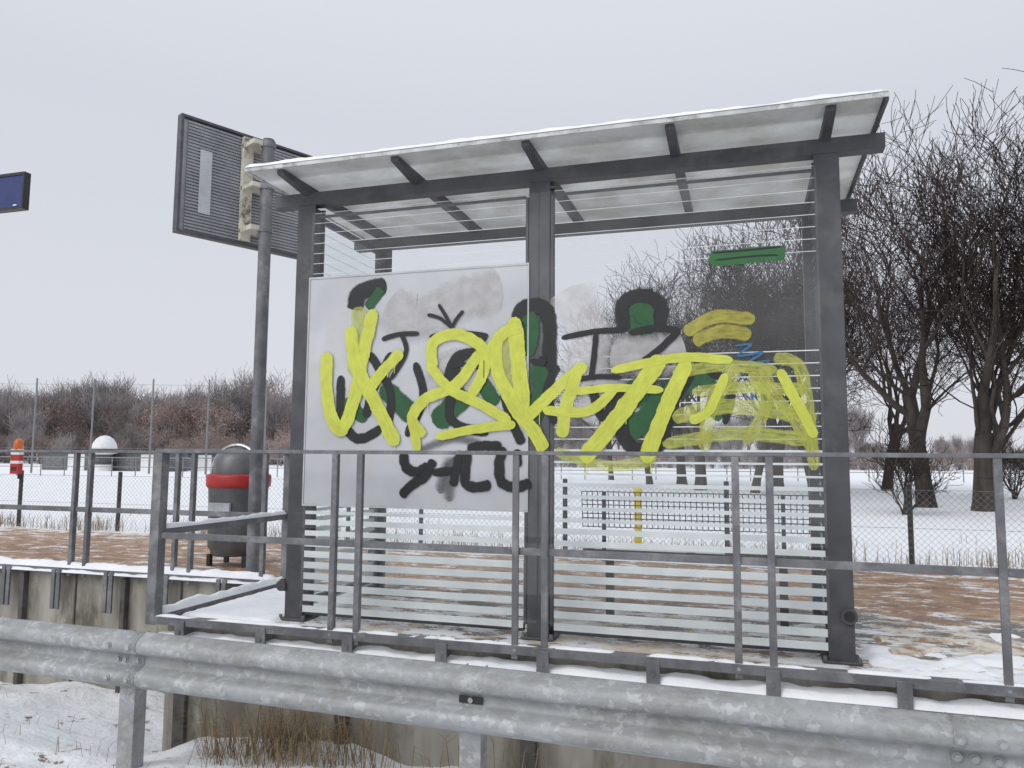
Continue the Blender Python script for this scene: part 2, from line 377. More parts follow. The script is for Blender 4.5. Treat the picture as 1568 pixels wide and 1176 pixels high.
b.snow(.7, 2.6, 4.75, 5.35, -1.09, .03, seed=14, cut=2.2, mat='sand'); b.snow(1.4, 3.6, 5.1, 5.6, -1.09, .03, seed=17, cut=2.4)
b.build("snow_cover", pl)

# ------------------------------------------------------------------ railing
ra = empty("platform_railing")
b = MB()
YR = 4.25; XC = -3.74
b.box(XC-.03, 9, YR-.03, YR+.03, .012, .035, 'rail')
b.box(XC, 9, YR-.012, YR+.012, -.55, -.51, 'rail')
b.box(XC-.03, 9, YR-.035, YR+.035, -1.095, -1.045, 'rail')
b.box(XC-.03, XC+.03, YR+.03, 5.75, .012, .035, 'rail'); b.box(XC-.012, XC+.012, YR+.012, 5.75, -.535, -.49, 'rail'); b.box(XC-.035, XC+.035, YR+.035, 5.75, -1.095, -1.045, 'rail')
b.box(-20, XC-.035, 5.72, 5.78, .012, .035, 'rail'); b.box(-20, XC-.03, 5.738, 5.762, -.535, -.49, 'rail'); b.box(-20, XC-.035, 5.715, 5.785, -1.095, -1.045, 'rail')
def pair(xc, y, h=.085):
    for dx in (-h, h):
        b.box(xc+dx-.019, xc+dx+.019, y-.018-.012, y-.012-.001, -1.12, .011, 'rail')
        b.box(xc+dx-.006, xc+dx+.006, y-.0125, y+.03, -1.044, .011, 'rail')
        b.tube((xc+dx, y-.036, -1.07), (xc+dx, y-.03, -1.07), .010, .010, 'galv', 6)
for xc in (-2.34, -1.18, .02, 1.23, 2.4, 3.6): pair(xc, YR)
for xc in (-4.78, -5.93, -7.1, -8.3, -9.5, -10.7): pair(xc, 5.75)
b.box(XC-.036, XC+.036, YR-.036, YR+.036, -1.10, .011, 'rail'); b.box(XC-.03, XC+.03, 5.72, 5.78, -1.12, .011, 'rail')
b.box(-3.98, -3.94, 5.72, 5.76, -1.044, .011, 'rail')
x = -3.5
while x < 6:
    b.box(x-.035, x+.035, YR-.045, YR-.036, -1.21, -1.06, 'rail'); b.box(x-.006, x+.006, YR-.036, YR+.1, -1.21, -1.097, 'rail')
    b.tube((x, YR-.053, -1.13), (x, YR-.045, -1.13), .012, .012, 'rail', 6); x += .6
x = -4.3
while x > -12:
    for dx in (-.06, .0):
        b.box(x+dx-.02, x+dx+.02, 5.69, 5.71, -1.42, -1.06, 'rail')
    x -= .6
b.build("steel_frame", ra, .003)
b = MB()
b.snow(XC+.03, 6, YR-.033, YR+.033, -1.046, .014, seed=2, cut=1.5)
b.snow(-12, XC-.1, 5.71, 5.79, -1.046, .05, seed=5); b.snow(XC-.033, XC+.033, YR+.06, 5.72, -1.046, .05, seed=6, sub=6); b.snow(XC-.02, XC+.02, YR+.06, 5.72, -.491, .035, seed=8, sub=6)
b.build("snow_on_rails", ra)

# ------------------------------------------------------------------ shelter
sh = empty("platform_shelter")
PX = (-2.89, -1.22, .46); YF = 4.552; YB = 5.74
b = MB()
for i, x in enumerate(PX):
    w = .068
    b.box(x-w, x+w, YF, YF+.012, ZP, 1.729, 'anth'); b.box(x-.012, x+.012, YF+.012, YF+.128, ZP, 1.729, 'anth'); b.box(x-w, x+w, YF+.128, YF+.14, ZP, 1.729, 'anth')
    if i != 1:
        b.box(x-w*.55-.012, x-w*.55+.012, YF+.013, YF+.127, ZP, 1.72, 'anth'); b.box(x+w*.55-.012, x+w*.55+.012, YF+.013, YF+.127, ZP, 1.72, 'anth')
    else:
        for s_ in (-1, 1): b.box(x+s_*(w+.013)-.009, x+s_*(w+.013)+.009, YF+.004, YF+.05, -1.0, 1.64, 'anth')
    b.box(x-.10, x+.10, YF-.03, YF+.17, ZP, ZP+.014, 'anth')
    for sx_ in (-.085, .085):
        b.tube((x+sx_, YF-.015, ZP+.014), (x+sx_, YF-.015, ZP+.035), .012, .012, 'rail', 6)
for x in (PX[0], PX[2]):
    b.box(x-.055, x+.055, YB-.05, YB+.05, ZP, 1.729, 'anth'); b.box(x-.09, x+.09, YB-.09, YB+.09, ZP, ZP+.012, 'anth')
b.box(-3.15, .77, 4.555, 4.645, 1.73, 1.82, 'anth'); b.box(-3.15, .77, 5.70, 5.79, 1.73, 1.82, 'anth')
RX = (-2.89, -2.07, -1.22, -.38, .46)
for x in RX:
    y0, y1 = 4.225, 6.12; hw = .026
    ym0, ym1 = 4.52, 5.83
    b.box(x-hw, x+hw, ym0, ym1, 1.80, 1.866, 'anth')
    for (ya, yb) in ((y0, ym0), (y1, ym1)):
        vs = [(x-hw, ya, 1.835), (x+hw, ya, 1.835), (x+hw, yb, 1.80), (x-hw, yb, 1.80), (x-hw, ya, 1.866), (x+hw, ya, 1.866), (x+hw, yb, 1.866), (x-hw, yb, 1.866)]
        b.add(vs, [(0,3,2,1),(4,5,6,7),(0,1,5,4),(1,2,6,5),(2,3,7,6),(3,0,4,7)], 'anth')
for x in (PX[0], PX[2]):
    b.box(x-.02, x+.02, YF+.14, YB-.05, -1.0, -.96, 'anth'); b.box(x-.02, x+.02, YF+.14, YB-.05, 1.66, 1.70, 'anth')
b.box(PX[0]+.068, PX[1]-.095, YF+.02, YF+.06, -1.045, -1.005, 'anth'); b.box(PX[1]+.095, PX[2]-.068, YF+.02, YF+.06, -1.045, -1.005, 'anth')
for (x0, x1) in ((PX[0]+.068, PX[1]-.095), (PX[1]+.095, PX[2]-.068)):
    b.box(x0, x1, YF+.02, YF+.045, 1.64, 1.655, 'anth')
b.build("steel_frame", sh, .004)
b = MB()
b.tube((.50, YF-.03, -.83), (.50, YF-.001, -.83), .042, .042, 'anth', 24); b.tube((.50, YF-.034, -.83), (.50, YF-.0305, -.83), .028, .028, 'black', 20)
b.tube((-3.0, YF+.02, -.86), (-2.97, YF+.02, -.86), .04, .04, 'black', 20); b.tube((-2.98, YF-.02, -.86), (-2.98, YF+.06, -.86), .035, .035, 'anth', 20)
b.build("conduit_caps", sh)
b = MB()
rx = [-3.12]+[x for x in RX]+[.715]
for a, c in zip(rx[:-1], rx[1:]):
    b.box(a+.003, c-.003, 4.20, 6.15, 1.868, 1.884, 'roof')
b.build("roof_sheets", sh)
b = MB()
b.box(-3.14, .735, 4.187, 4.199, 1.860, 1.886, 'edge'); b.box(-3.14, .735, 6.151, 6.165, 1.862, 1.886, 'edge')
b.box(.717, .735, 4.2, 6.15, 1.845, 1.886, 'anth'); b.box(-3.14, -3.122, 4.2, 6.15, 1.862, 1.886, 'edge')
b.build("roof_edge_trim", sh, .002)
b = MB(); b.snow(-3.14, .73, 4.182, 4.4, 1.8865, .026, seed=11, mat='snow'); b.snow(-3.14, .73, 4.4, 6.16, 1.8865, .012, seed=12, mat='thinsnow'); b.build("snow_on_roof", sh)
b = MB()
GX = ((-2.84, -1.225), (-1.215, .405))
for (x0, x1) in GX:
    b.quad([(x0, 4.549, -1.03), (x1, 4.549, -1.03), (x1, 4.549, 1.66), (x0, 4.549, 1.66)], 'glass')
for x in (PX[0], PX[2]):
    b.quad([(x, YF+.142, -.98), (x, YB-.05, -.98), (x, YB-.05, 1.68), (x, YF+.142, 1.68)], 'glass')
b.build("glass_panes", sh)
b = MB()
def stripes(fn, side=False):
    z = -1.02
    while z < 1.66:
        if z < -.62: w = .042
        elif z < -.40: w = .034
        elif z < -.15: w = .022
        elif z < .08: w = .012
        elif z < .62: w = .006
        elif z < 1.12: w = 0
        else: w = .0035
        if w: fn(z, z+w)
        z += .0705
def f_(z0, z1):
    b.quad([(-1.12, 4.5478, z0), (.392, 4.5478, z0), (.392, 4.5478, z1), (-1.12, 4.5478, z1)], 'frost')
    if z1 < -.30 or z0 > 1.22: b.quad([(-2.82, 4.5478, z0), (-1.31, 4.5478, z0), (-1.31, 4.5478, z1), (-2.82, 4.5478, z1)], 'frost')
    for x in (PX[0]+.002, PX[2]+.002):
        b.quad([(x, YF+.145, z0), (x, YB-.055, z0), (x, YB-.055, z1), (x, YF+.145, z1)], 'frost')
stripes(f_); b.build("frosted_stripes", sh)
b = MB(); b.box(-2.835, -1.292, 4.5452, 4.5476, -.318, 1.198, 'board')
for (x0, x1, z0, z1) in ((-2.845, -1.282, 1.199, 1.212), (-2.845, -1.282, -.332, -.319), (-2.845, -2.836, -.319, 1.199), (-1.291, -1.282, -.319, 1.199)):
    b.box(x0, x1, 4.540, 4.5476, z0, z1, 'signlight')
b.build("display_board_back", sh)
b = MB()
x0, x1 = -1.05, .36
for i in range(int((x1-x0)/.035)+1):
    x = x0+i*.035
    b.tube((x, 5.02, -.22), (x, 5.06, -.45), .0035, .0035, 'fpost', 4, False); b.tube((x, 5.08, -.60), (x, 5.45, -.62), .0035, .0035, 'fpost', 4, False)
for i in range(9):
    t = i/8; b.tube((x0, 5.02+.04*t, -.22-.23*t), (x1, 5.02+.04*t, -.22-.23*t), .0038, .0038, 'fpost', 4)
for i in range(11):
    y = 5.08+.037*i; b.tube((x0, y, -.6-.002*i), (x1, y, -.6-.002*i), .0035, .0035, 'fpost', 4)
b.tube((x0, 5.46, -.625), (x1, 5.46, -.625), .016, .016, 'fpost', 8); b.tube((x0, 5.07, -.61), (x1, 5.07, -.61), .014, .014, 'fpost', 8)
for x in (-.9, .2):
    b.box(x-.02, x+.02, 5.10, 5.44, -.66, -.63, 'anth'); b.box(x-.025, x+.025, 5.2, 5.25, ZP, -.66, 'anth'); b.box(x-.012, x+.012, 5.0, 5.02, -.66, -.22, 'anth')
b.snow(x0, x0+.9, 5.08, 5.3, -.60, .02, seed=21, cut=1.2)
be = b.build("mesh_bench")

# ------------------------------------------------------------------ graffiti (flat artwork on the glazing plane)
cy, sy, cp, sp = math.cos(R(YAW)), math.sin(R(YAW)), math.cos(R(PITCH)), math.sin(R(PITCH)); cr_, sr_ = math.cos(R(ROLL)), math.sin(R(ROLL))
def artwork_to_pane(u, v, y=4.542):
    x_, y_ = (u-784)/1178, (588-v)/1178
    x_, y_ = x_*cr_-y_*sr_, x_*sr_+y_*cr_
    f = cp-y_*sp; z = sp+y_*cp
    k = x_/f; d = y/(k*sy+cy)
    return d*(k*cy-sy), z/f*d
def smooth(pts, n=9):
    P_ = [pts[0]]+list(pts)+[pts[-1]]; out = []
    for i in range(1, len(P_)-2):
        for j in range(n):
            t = j/n; a, b_, c, d = P_[i-1:i+3]
            out.append(tuple(.5*((2*b_[q])+(-a[q]+c[q])*t+(2*a[q]-5*b_[q]+4*c[q]-d[q])*t*t+(-a[q]+3*b_[q]-3*c[q]+d[q])*t**3) for q in (0, 1)))
    out.append(tuple(pts[-1])); return out
layer = [0]
gb = MB()
def stroke(kind, w, pts):
    sc = .00405
    P3 = smooth([artwork_to_pane(*p) for p in pts])
    y = 4.5438-layer[0]*.00016; layer[0] += 1
    W = w*sc*.5*(1.15 if kind in 'kagw' else (1.08 if kind == 'Y' else 1))
    sd = layer[0]*3.7
    L_, Rr, S = [], [], [0]
    n = len(P3)
    for i, p in enumerate(P3):
        a = P3[max(0, i-1)]; c = P3[min(n-1, i+1)]
        dx, dz = c[0]-a[0], c[1]-a[1]; l = math.hypot(dx, dz) or 1; nx_, nz_ = -dz/l, dx/l
        endt = min(1, (min(i, n-1-i)/2.2)**.5*.65+.35)
        j1 = 1+.13*noise.noise(Vector((i*.6, sd, 0)))+.14*noise.noise(Vector((i*.15, sd, 4))); j2 = 1+.13*noise.noise(Vector((i*.6, sd, 9)))
        L_.append((p[0]+nx_*W*j1*endt, p[1]+nz_*W*j1*endt)); Rr.append((p[0]-nx_*W*j2*endt, p[1]-nz_*W*j2*endt))
        if i: S.append(S[-1]+math.hypot(p[0]-P3[i-1][0], p[1]-P3[i-1][1]))
    for i in range(n-1):
        ya = y-.00012*i/n; yb = y-.00012*(i+1)/n
        gb.quad([(L_[i][0], ya, L_[i][1]), (Rr[i][0], ya, Rr[i][1]), (Rr[i+1][0], yb, Rr[i+1][1]), (L_[i+1][0], yb, L_[i+1][1])], P[kind],
                uvs=[(S[i]*10, 0), (S[i]*10, 1), (S[i+1]*10, 1), (S[i+1]*10, 0)])
    if kind == 'Y' and w > 18:
        rr = random.Random(layer[0])
        for _ in range(2):
            p = P3[rr.randrange(n)]; l = rr.uniform(.05, .16); q = rr.uniform(.0015, .003)
            gb.quad([(p[0]-q, y-.00015, p[1]-l), (p[0]+q, y-.00015, p[1]-l), (p[0]+q, y-.00015, p[1]), (p[0]-q, y-.00015, p[1])], P['D'])
G = [
 ('w', 80, [(590,470),(640,490),(700,460),(770,445)]), ('w', 70, [(660,610),(700,560),(760,600)]),
 ('w', 90, [(870,440),(900,520),(885,590)]), ('w', 70, [(935,540),(1000,545),(1050,535)]), ('w', 60, [(890,640),(930,600),(1000,650)]),
 ('k', 32, [(543,475),(552,448),(592,438)]), ('g', 20, [(562,472),(575,455),(583,442)]),
 ('k', 26, [(800,515),(797,478),(828,470),(843,500),(840,570)]), ('g', 24, [(806,482),(815,500),(808,545)]),
 ('g', 50, [(978,512),(985,465),(1000,490)]), ('k', 22, [(956,508),(954,466),(985,452),(1012,468),(1010,500)]),
 ('g', 40, [(935,650),(965,610),(1000,585)]), ('g', 34, [(1020,610),(1065,575),(1095,585)]), ('g', 34, [(585,590),(640,645)]), ('g', 38, [(665,650),(715,600)]), ('g', 30, [(820,560),(830,600),(812,645)]),
 ('g', 36, [(955,665),(990,640),(1020,600)]), ('g', 26, [(1090,640),(1120,610)]), ('g', 24, [(735,580),(760,620)]),
 ('k', 17, [(522,575),(524,640),(548,672),(585,655)]), ('g', 22, [(530,610),(560,645)]),
 ('k', 16, [(566,540),(598,600),(592,655)]), ('k', 15, [(636,555),(648,610),(622,668)]), ('k', 16, [(702,560),(690,640),(748,664)]),
 ('k', 15, [(600,540),(570,600),(560,640)]), ('k', 16, [(770,600),(786,650),(800,680)]), ('k', 14, [(760,540),(700,545),(680,600)]),
 ('k', 22, [(948,590),(955,670),(1000,690),(1026,630)]), ('k', 16, [(905,590),(925,640),(945,600)]), ('k', 15, [(1060,570),(1030,620),(1015,670)]), ('k', 15, [(855,560),(838,600),(850,650)]),
 ('k', 12, [(1085,570),(1120,590),(1110,650)]),
 ('a', 26, [(672,755),(690,705),(686,768)]), ('a', 18, [(640,690),(700,672),(760,690)]),
 ('k', 17, [(618,694),(622,716),(640,722),(656,712)]), ('k', 17, [(664,704),(652,728),(632,742),(614,760)]), ('k', 14, [(662,724),(706,721)]), ('k', 15, [(706,690),(700,716),(694,745)]),
 ('k', 17, [(716,690),(712,735),(726,746),(752,742)]), ('k', 16, [(716,688),(742,682),(768,684)]), ('k', 17, [(770,684),(764,715),(770,740),(792,746),(812,738)]), ('k', 14, [(792,688),(794,715)]),
 ('K', 8, [(585,520),(612,512),(642,511)]), ('K', 8, [(615,512),(622,540),(598,582)]), ('K', 8, [(658,516),(700,510),(748,514)]), ('K', 8, [(746,514),(722,540),(692,562)]), ('K', 7, [(690,562),(715,558),(742,566)]),
 ('K', 6, [(655,482),(675,488),(692,502)]), ('K', 6, [(672,466),(684,486),(692,502)]), ('K', 6, [(692,502),(700,488),(710,476)]),
 ('K', 9, [(860,518),(910,508),(955,506)]), ('K', 9, [(913,511),(910,545),(905,580)]), ('K', 8, [(884,582),(915,577),(952,578)]),
 ('K', 10, [(964,510),(1000,503),(1042,506)]), ('K', 10, [(1040,506),(1010,535),(982,556)]), ('K', 8, [(982,553),(1010,550),(1030,556)]),
 ('K', 9, [(812,552),(832,556),(828,546)]),
 ('G', 22, [(1086,397),(1120,395),(1160,390),(1202,388)]), ('K', 3, [(1095,399),(1150,393),(1192,391)]), ('K', 3, [(1090,388),(1150,383),(1198,378)]),
 ('b', 3, [(1125,530),(1150,528),(1130,545),(1168,540),(1145,556),(1180,552)]), ('b', 4, [(1150,600),(1160,628),(1200,632)]), ('b', 4, [(1215,600),(1228,640),(1212,655)]),
 ('o', 24, [(1048,510),(1095,486),(1156,490)]), ('o', 24, [(1062,524),(1105,508),(1150,514)]),
 ('y', 36, [(550,470),(552,530),(540,575)]), ('y', 34, [(790,500),(775,560),(800,610)]),
 ('y', 20, [(1030,572),(1110,560),(1190,568)]), ('y', 20, [(1060,600),(1150,594),(1238,598)]), ('y', 26, [(1030,640),(1120,622),(1250,640)]),
 ('y', 22, [(1015,680),(1130,664),(1252,676)]),
 ('y', 22, [(1130,560),(1090,620),(1078,690)]), ('y', 20, [(1170,560),(1180,600),(1215,640),(1245,690)]), ('y', 20, [(1185,548),(1222,560),(1236,620),(1246,720)]), ('y', 20, [(1150,570),(1172,620),(1140,680)]),
 ('y', 20, [(850,690),(920,712),(985,708),(1000,690)]),
 ('Y', 23, [(502,540),(501,590),(508,636),(524,658),(542,615),(556,550),(573,474)]),
 ('Y', 24, [(538,500),(546,560),(575,615),(608,682)]), ('Y', 19, [(616,538),(588,568),(560,604)]),
 ('Y', 19, [(737,538),(700,588),(652,612),(632,642),(650,668)]), ('Y', 15, [(630,638),(641,692)]), ('Y', 15, [(668,669),(735,656),(790,650)]),
 ('Y', 19, [(664,565),(664,526),(700,512),(738,532),(742,566),(722,606)]), ('Y', 17, [(656,556),(690,596),(735,618),(782,645)]),
 ('Y', 26, [(788,486),(796,560),(801,630)]), ('Y', 19, [(742,552),(770,512),(800,502)]), ('Y', 22, [(762,516),(762,565),(790,625),(818,660),(834,690)]),
 ('Y', 19, [(804,644),(850,598),(898,558)]), ('Y', 20, [(885,570),(868,620),(861,670)]), ('Y', 15, [(832,628),(900,630),(944,594)]),
 ('Y', 12, [(864,602),(940,594),(1016,598)]), ('Y', 26, [(1014,546),(975,600),(938,650),(892,706)]), ('Y', 23, [(1054,552),(1022,620),(987,708)]),
 ('Y', 14, [(936,568),(1040,548),(1122,552)]), ('Y', 14, [(1112,572),(1085,630),(1056,644)]), ('Y', 15, [(1193,566),(1222,620),(1248,670)]),
]
for k_, w_, p_ in G: stroke(k_, w_, p_)
gb.build("graffiti_paint", sh)

# ------------------------------------------------------------------ guard rail (slightly skewed to the platform edge)
gr = empty("guard_rail")
prof = [(.012, .150), (0, .156), (-.012, .152), (-.060, .128), (-.078, .110), (-.084, .088), (-.080, .066), (-.066, .050), (-.018, .030), (-.006, .018), (-.004, 0)]
prof = prof + [(y, -z) for (y, z) in reversed(prof[:-1])]
def wbeam(bd, x0, x1, yo):
    n = max(1, int((x1-x0)/.25)); ZC = -1.15
    vs = []
    for i in range(n+1):
        x = x0+(x1-x0)*i/n
        for (y, z) in prof: vs.append((x, 3.70+yo+y, ZC+z))
    m_ = len(prof); fs = [(i*m_+j, (i+1)*m_+j, (i+1)*m_+j+1, i*m_+j+1) for i in range(n) for j in range(m_-1)]
    bd.add(vs, fs, 'galv', True)
b = MB(); wbeam(b, -20, -3.25, -.004); wbeam(b, -3.47, .92, 0); wbeam(b, .74, 9, -.004)
o = b.build("w_beam", gr); sm = o.modifiers.new("solid", 'SOLIDIFY'); sm.thickness = .003; sm.offset = 1
b = MB()
def bolt(x, z, yy):
    b.tube((x, yy-.012, z), (x, yy, z), .013, .011, 'galv', 10); b.tube((x, yy-.002, z), (x, yy+.001, z), .02, .02, 'galv', 14)
for xs_ in (-3.36, .83, 5.0):
    for dx in (-.07, .07):
        bolt(xs_+dx, -1.062, 3.610); bolt(xs_+dx, -1.238, 3.610); bolt(xs_+dx, -1.15, 3.688)
x = -7.6
while x < 6:
    bolt(x+.02, -1.15, 3.688)
    if abs(x+1.3) < .3: b.box(x-.04, x+.08, 3.680, 3.688, -1.166, -1.134, 'black')
    b.box(x-.055, x+.055, 3.73, 3.738, -2.3, -1.02, 'galv'); b.box(x-.055, x-.047, 3.738, 3.82, -2.3, -1.02, 'galv'); b.box(x+.047, x+.055, 3.738, 3.82, -2.3, -1.02, 'galv')
    b.box(x-.03, x+.03, 3.70, 3.729, -1.22, -1.08, 'galv'); x += 2.1
b.build("posts_and_bolts", gr, .002)
piv = Vector((-4.6, 3.7, 0)); ang = -R(2.1)
gr.matrix_world = Matrix.Translation(piv) @ Matrix.Rotation(ang, 4, 'Z') @ Matrix.Translation(-piv)

# ------------------------------------------------------------------ passenger info sign
sg = empty("station_information_sign")
b = MB(); px, py = -4.17, 5.90
b.tube((px, py, ZP), (px, py, 2.86), .056, .056, 'rail', 20); b.tube((px, py, 2.86), (px, py, 2.90), .062, .05, 'anth', 20); b.lathe((px, py, ZP), [(.11, 0), (.11, .015), (.06, .02)], 'rail')
b.build("pole", sg)
b = MB()
Lp = Vector((-4.68, 5.35, 0)); Rp = Vector((-4.06, 6.62, 0)); dv = (Rp-Lp).normalized(); nv = Vector((dv.y, -dv.x, 0))
mid = (Lp+Rp)/2; hl = (Rp-Lp).length/2; zc, hh = 2.45, .53
b.obox(mid+Vector((0, 0, zc))-nv*.04, dv*(hl-.03), nv*.02, Vector((0, 0, hh-.03)), 'signback')
for s_ in (-1, 1):
    b.obox(mid+Vector((0, 0, zc+s_*(hh-.012)))-nv*.03, dv*hl, nv*.04, Vector((0, 0, .012)), 'anth'); b.obox(mid+dv*s_*(hl-.012)+Vector((0, 0, zc))-nv*.03, dv*.012, nv*.041, Vector((0, 0, hh-.025)), 'anth')
n = 34
for i in range(n):
    z = zc-hh+.05+(2*hh-.1)*i/(n-1)
    b.obox(mid+Vector((0, 0, z))-nv*.012, dv*(hl-.07), nv*.008, Vector((0, 0, .0085)), 'signback')
b.obox(Lp+dv*.24+Vector((0, 0, 2.42))-nv*.001, dv*.055, nv*.0032, Vector((0, 0, .29)), 'signlight')
pc = mid+dv*((Vector((px, py, 0))-mid).dot(dv))
b.obox(pc-dv*.10+nv*.02+Vector((0, 0, zc)), dv*.05, nv*.022, Vector((0, 0, .49)), 'beige')
gap = (Vector((px, py, 0))-mid).dot(nv)
for z in (zc-.40, zc, zc+.40):
    b.obox(pc+nv*(gap*.5)-dv*.04+Vector((0, 0, z)), dv*.11, nv*(gap*.5+.01), Vector((0, 0, .022)), 'beige')
    b.tube((px, py, z-.03), (px, py, z+.03), .064, .064, 'rail', 18)
b.build("panel", sg, .002)

bs = empty("blue_station_sign")
b = MB(); b.box(-8.9, -7.34, 6.10, 6.16, 2.62, 2.97, 'blue'); b.box(-8.92, -7.32, 6.09, 6.17, 2.97, 3.0, 'black'); b.box(-8.92, -7.32, 6.09, 6.17, 2.595, 2.62, 'black')
b.box(-7.34, -7.32, 6.09, 6.17, 2.62, 2.97, 'black'); b.box(-7.46, -7.41, 6.096, 6.0995, 2.635, 2.65, 'white')
b.build("panel", bs); b = MB(); b.tube((-8.2, 6.23, ZP), (-8.2, 6.23, 2.95), .05, .05, 'anth', 14); b.tube((-8.8, 6.23, ZP), (-8.8, 6.23, 2.95), .05, .05, 'anth', 14); b.build("posts", bs)

# ------------------------------------------------------------------ litter bin
lb = empty("litter_bin")
b = MB(); c = (-4.88, 6.63, ZP)
b.lathe(c, [(0, .10), (.22, .10), (.24, .12), (.25, .16), (.27, .18), (.28, .62), (.285, .74), (.29, .76)], 'bingrey', 32)
b.lathe(c, [(.29, .76), (.305, .77), (.31, .80), (.31, .87), (.30, .89), (.27, .895), (.27, .86), (0, .85)], 'red', 32)
b.lathe(c, [(.25, .88), (.245, 1.03), (.20, 1.11), (.1, 1.15), (0, 1.16)], 'bingrey', 32)
b.build("body", lb)
b = MB()
arc = [(c[0]+.29*math.cos(t), c[1]-.05, c[2]+.88+.30*math.sin(t)) for t in [math.pi*i/16 for i in range(17)]]
b.path(arc, .018, 'chrome', 10)
for (dx, dy) in ((.2, .12), (-.2, .12), (-.2, -.14), (.2, -.14)): b.box(c[0]+dx-.02, c[0]+dx+.02, c[1]+dy-.02, c[1]+dy+.02, ZP, ZP+.11, 'fpost')
b.box(c[0]-.12, c[0]+.12, c[1]-.298, c[1]-.27, ZP+.50, ZP+.62, 'chrome')
b.build("hoop_and_feet", lb)

# ------------------------------------------------------------------ field fence
ff = empty("chain_link_fence")
b = MB(); YFN = 9.55
fx = [1.71+1.96*i for i in range(-3, 6)] + [-9.15-1.95*i for i in range(-2, 6)]
for x in fx:
    b.tube((x, YFN, -1.4), (x, YFN, -.28), .03, .03, 'fpost', 10); b.tube((x, YFN, -.28), (x, YFN, -.265), .034, .02, 'fpost', 10)
b.build("posts", ff)
b = MB()
zb, zt = -1.17, -.33; H = zt-zb
x = -20
w = .0019
while x < 8:
    for q in range(4):
        za, zc_ = zb+H*q/4, zb+H*(q+1)/4; xa, xc_ = x+H*q/4, x+H*(q+1)/4
        b.quad([(xa-w, YFN-.032, za), (xa+w, YFN-.032, za), (xc_+w, YFN-.032, zc_), (xc_-w, YFN-.032, zc_)], 'wire')
        xa, xc_ = x+H-H*q/4, x+H-H*(q+1)/4
        b.quad([(xa-w, YFN-.034, za), (xa+w, YFN-.034, za), (xc_+w, YFN-.034, zc_), (xc_-w, YFN-.034, zc_)], 'wire')
    x += .07
for z in (zt, -.75, zb): b.tube((-20, YFN-.036, z), (9, YFN-.036, z), .0025, .0025, 'wire', 4)
b.build("mesh", ff)

b = MB(); b.tube((-1.25, 9.2, -1.3), (-1.25, 9.2, -.42), .045, .045, 'yel', 14); b.lathe((-1.25, 9.2, -.42), [(.055, 0), (.055, .05), (.03, .08), (0, .09)], 'yel', 14); b.build("yellow_marker_post")

# red and white warning marker fixed to the fence post
b = MB(); c = Vector((-11.08, 9.44, -.30))
b.box(c.x-.085, c.x+.085, c.y-.05, c.y+.03, c.z-.02, c.z+.14, 'red'); b.box(c.x-.087, c.x+.087, c.y-.052, c.y+.032, c.z+.141, c.z+.185, 'white')
b.box(c.x-.085, c.x+.085, c.y-.05, c.y+.03, c.z+.186, c.z+.28, 'red'); b.box(c.x-.088, c.x+.088, c.y-.053, c.y+.033, c.z+.281, c.z+.37, 'white')
b.box(c.x-.06, c.x+.05, c.y-.054, c.y-.0505, c.z+.03, c.z+.09, 'black')
b.lathe((c.x+.02, c.y-.01, c.z+.37), [(.06, 0), (.07, .02), (.068, .10), (.05, .145), (.02, .165), (0, .168)], 'orange', 16)
b.box(c.x-.015, c.x+.015, c.y+.03, c.y+.08, c.z-.1, c.z+.3, 'fpost')
b.build("red_white_warning_marker", None, .004)

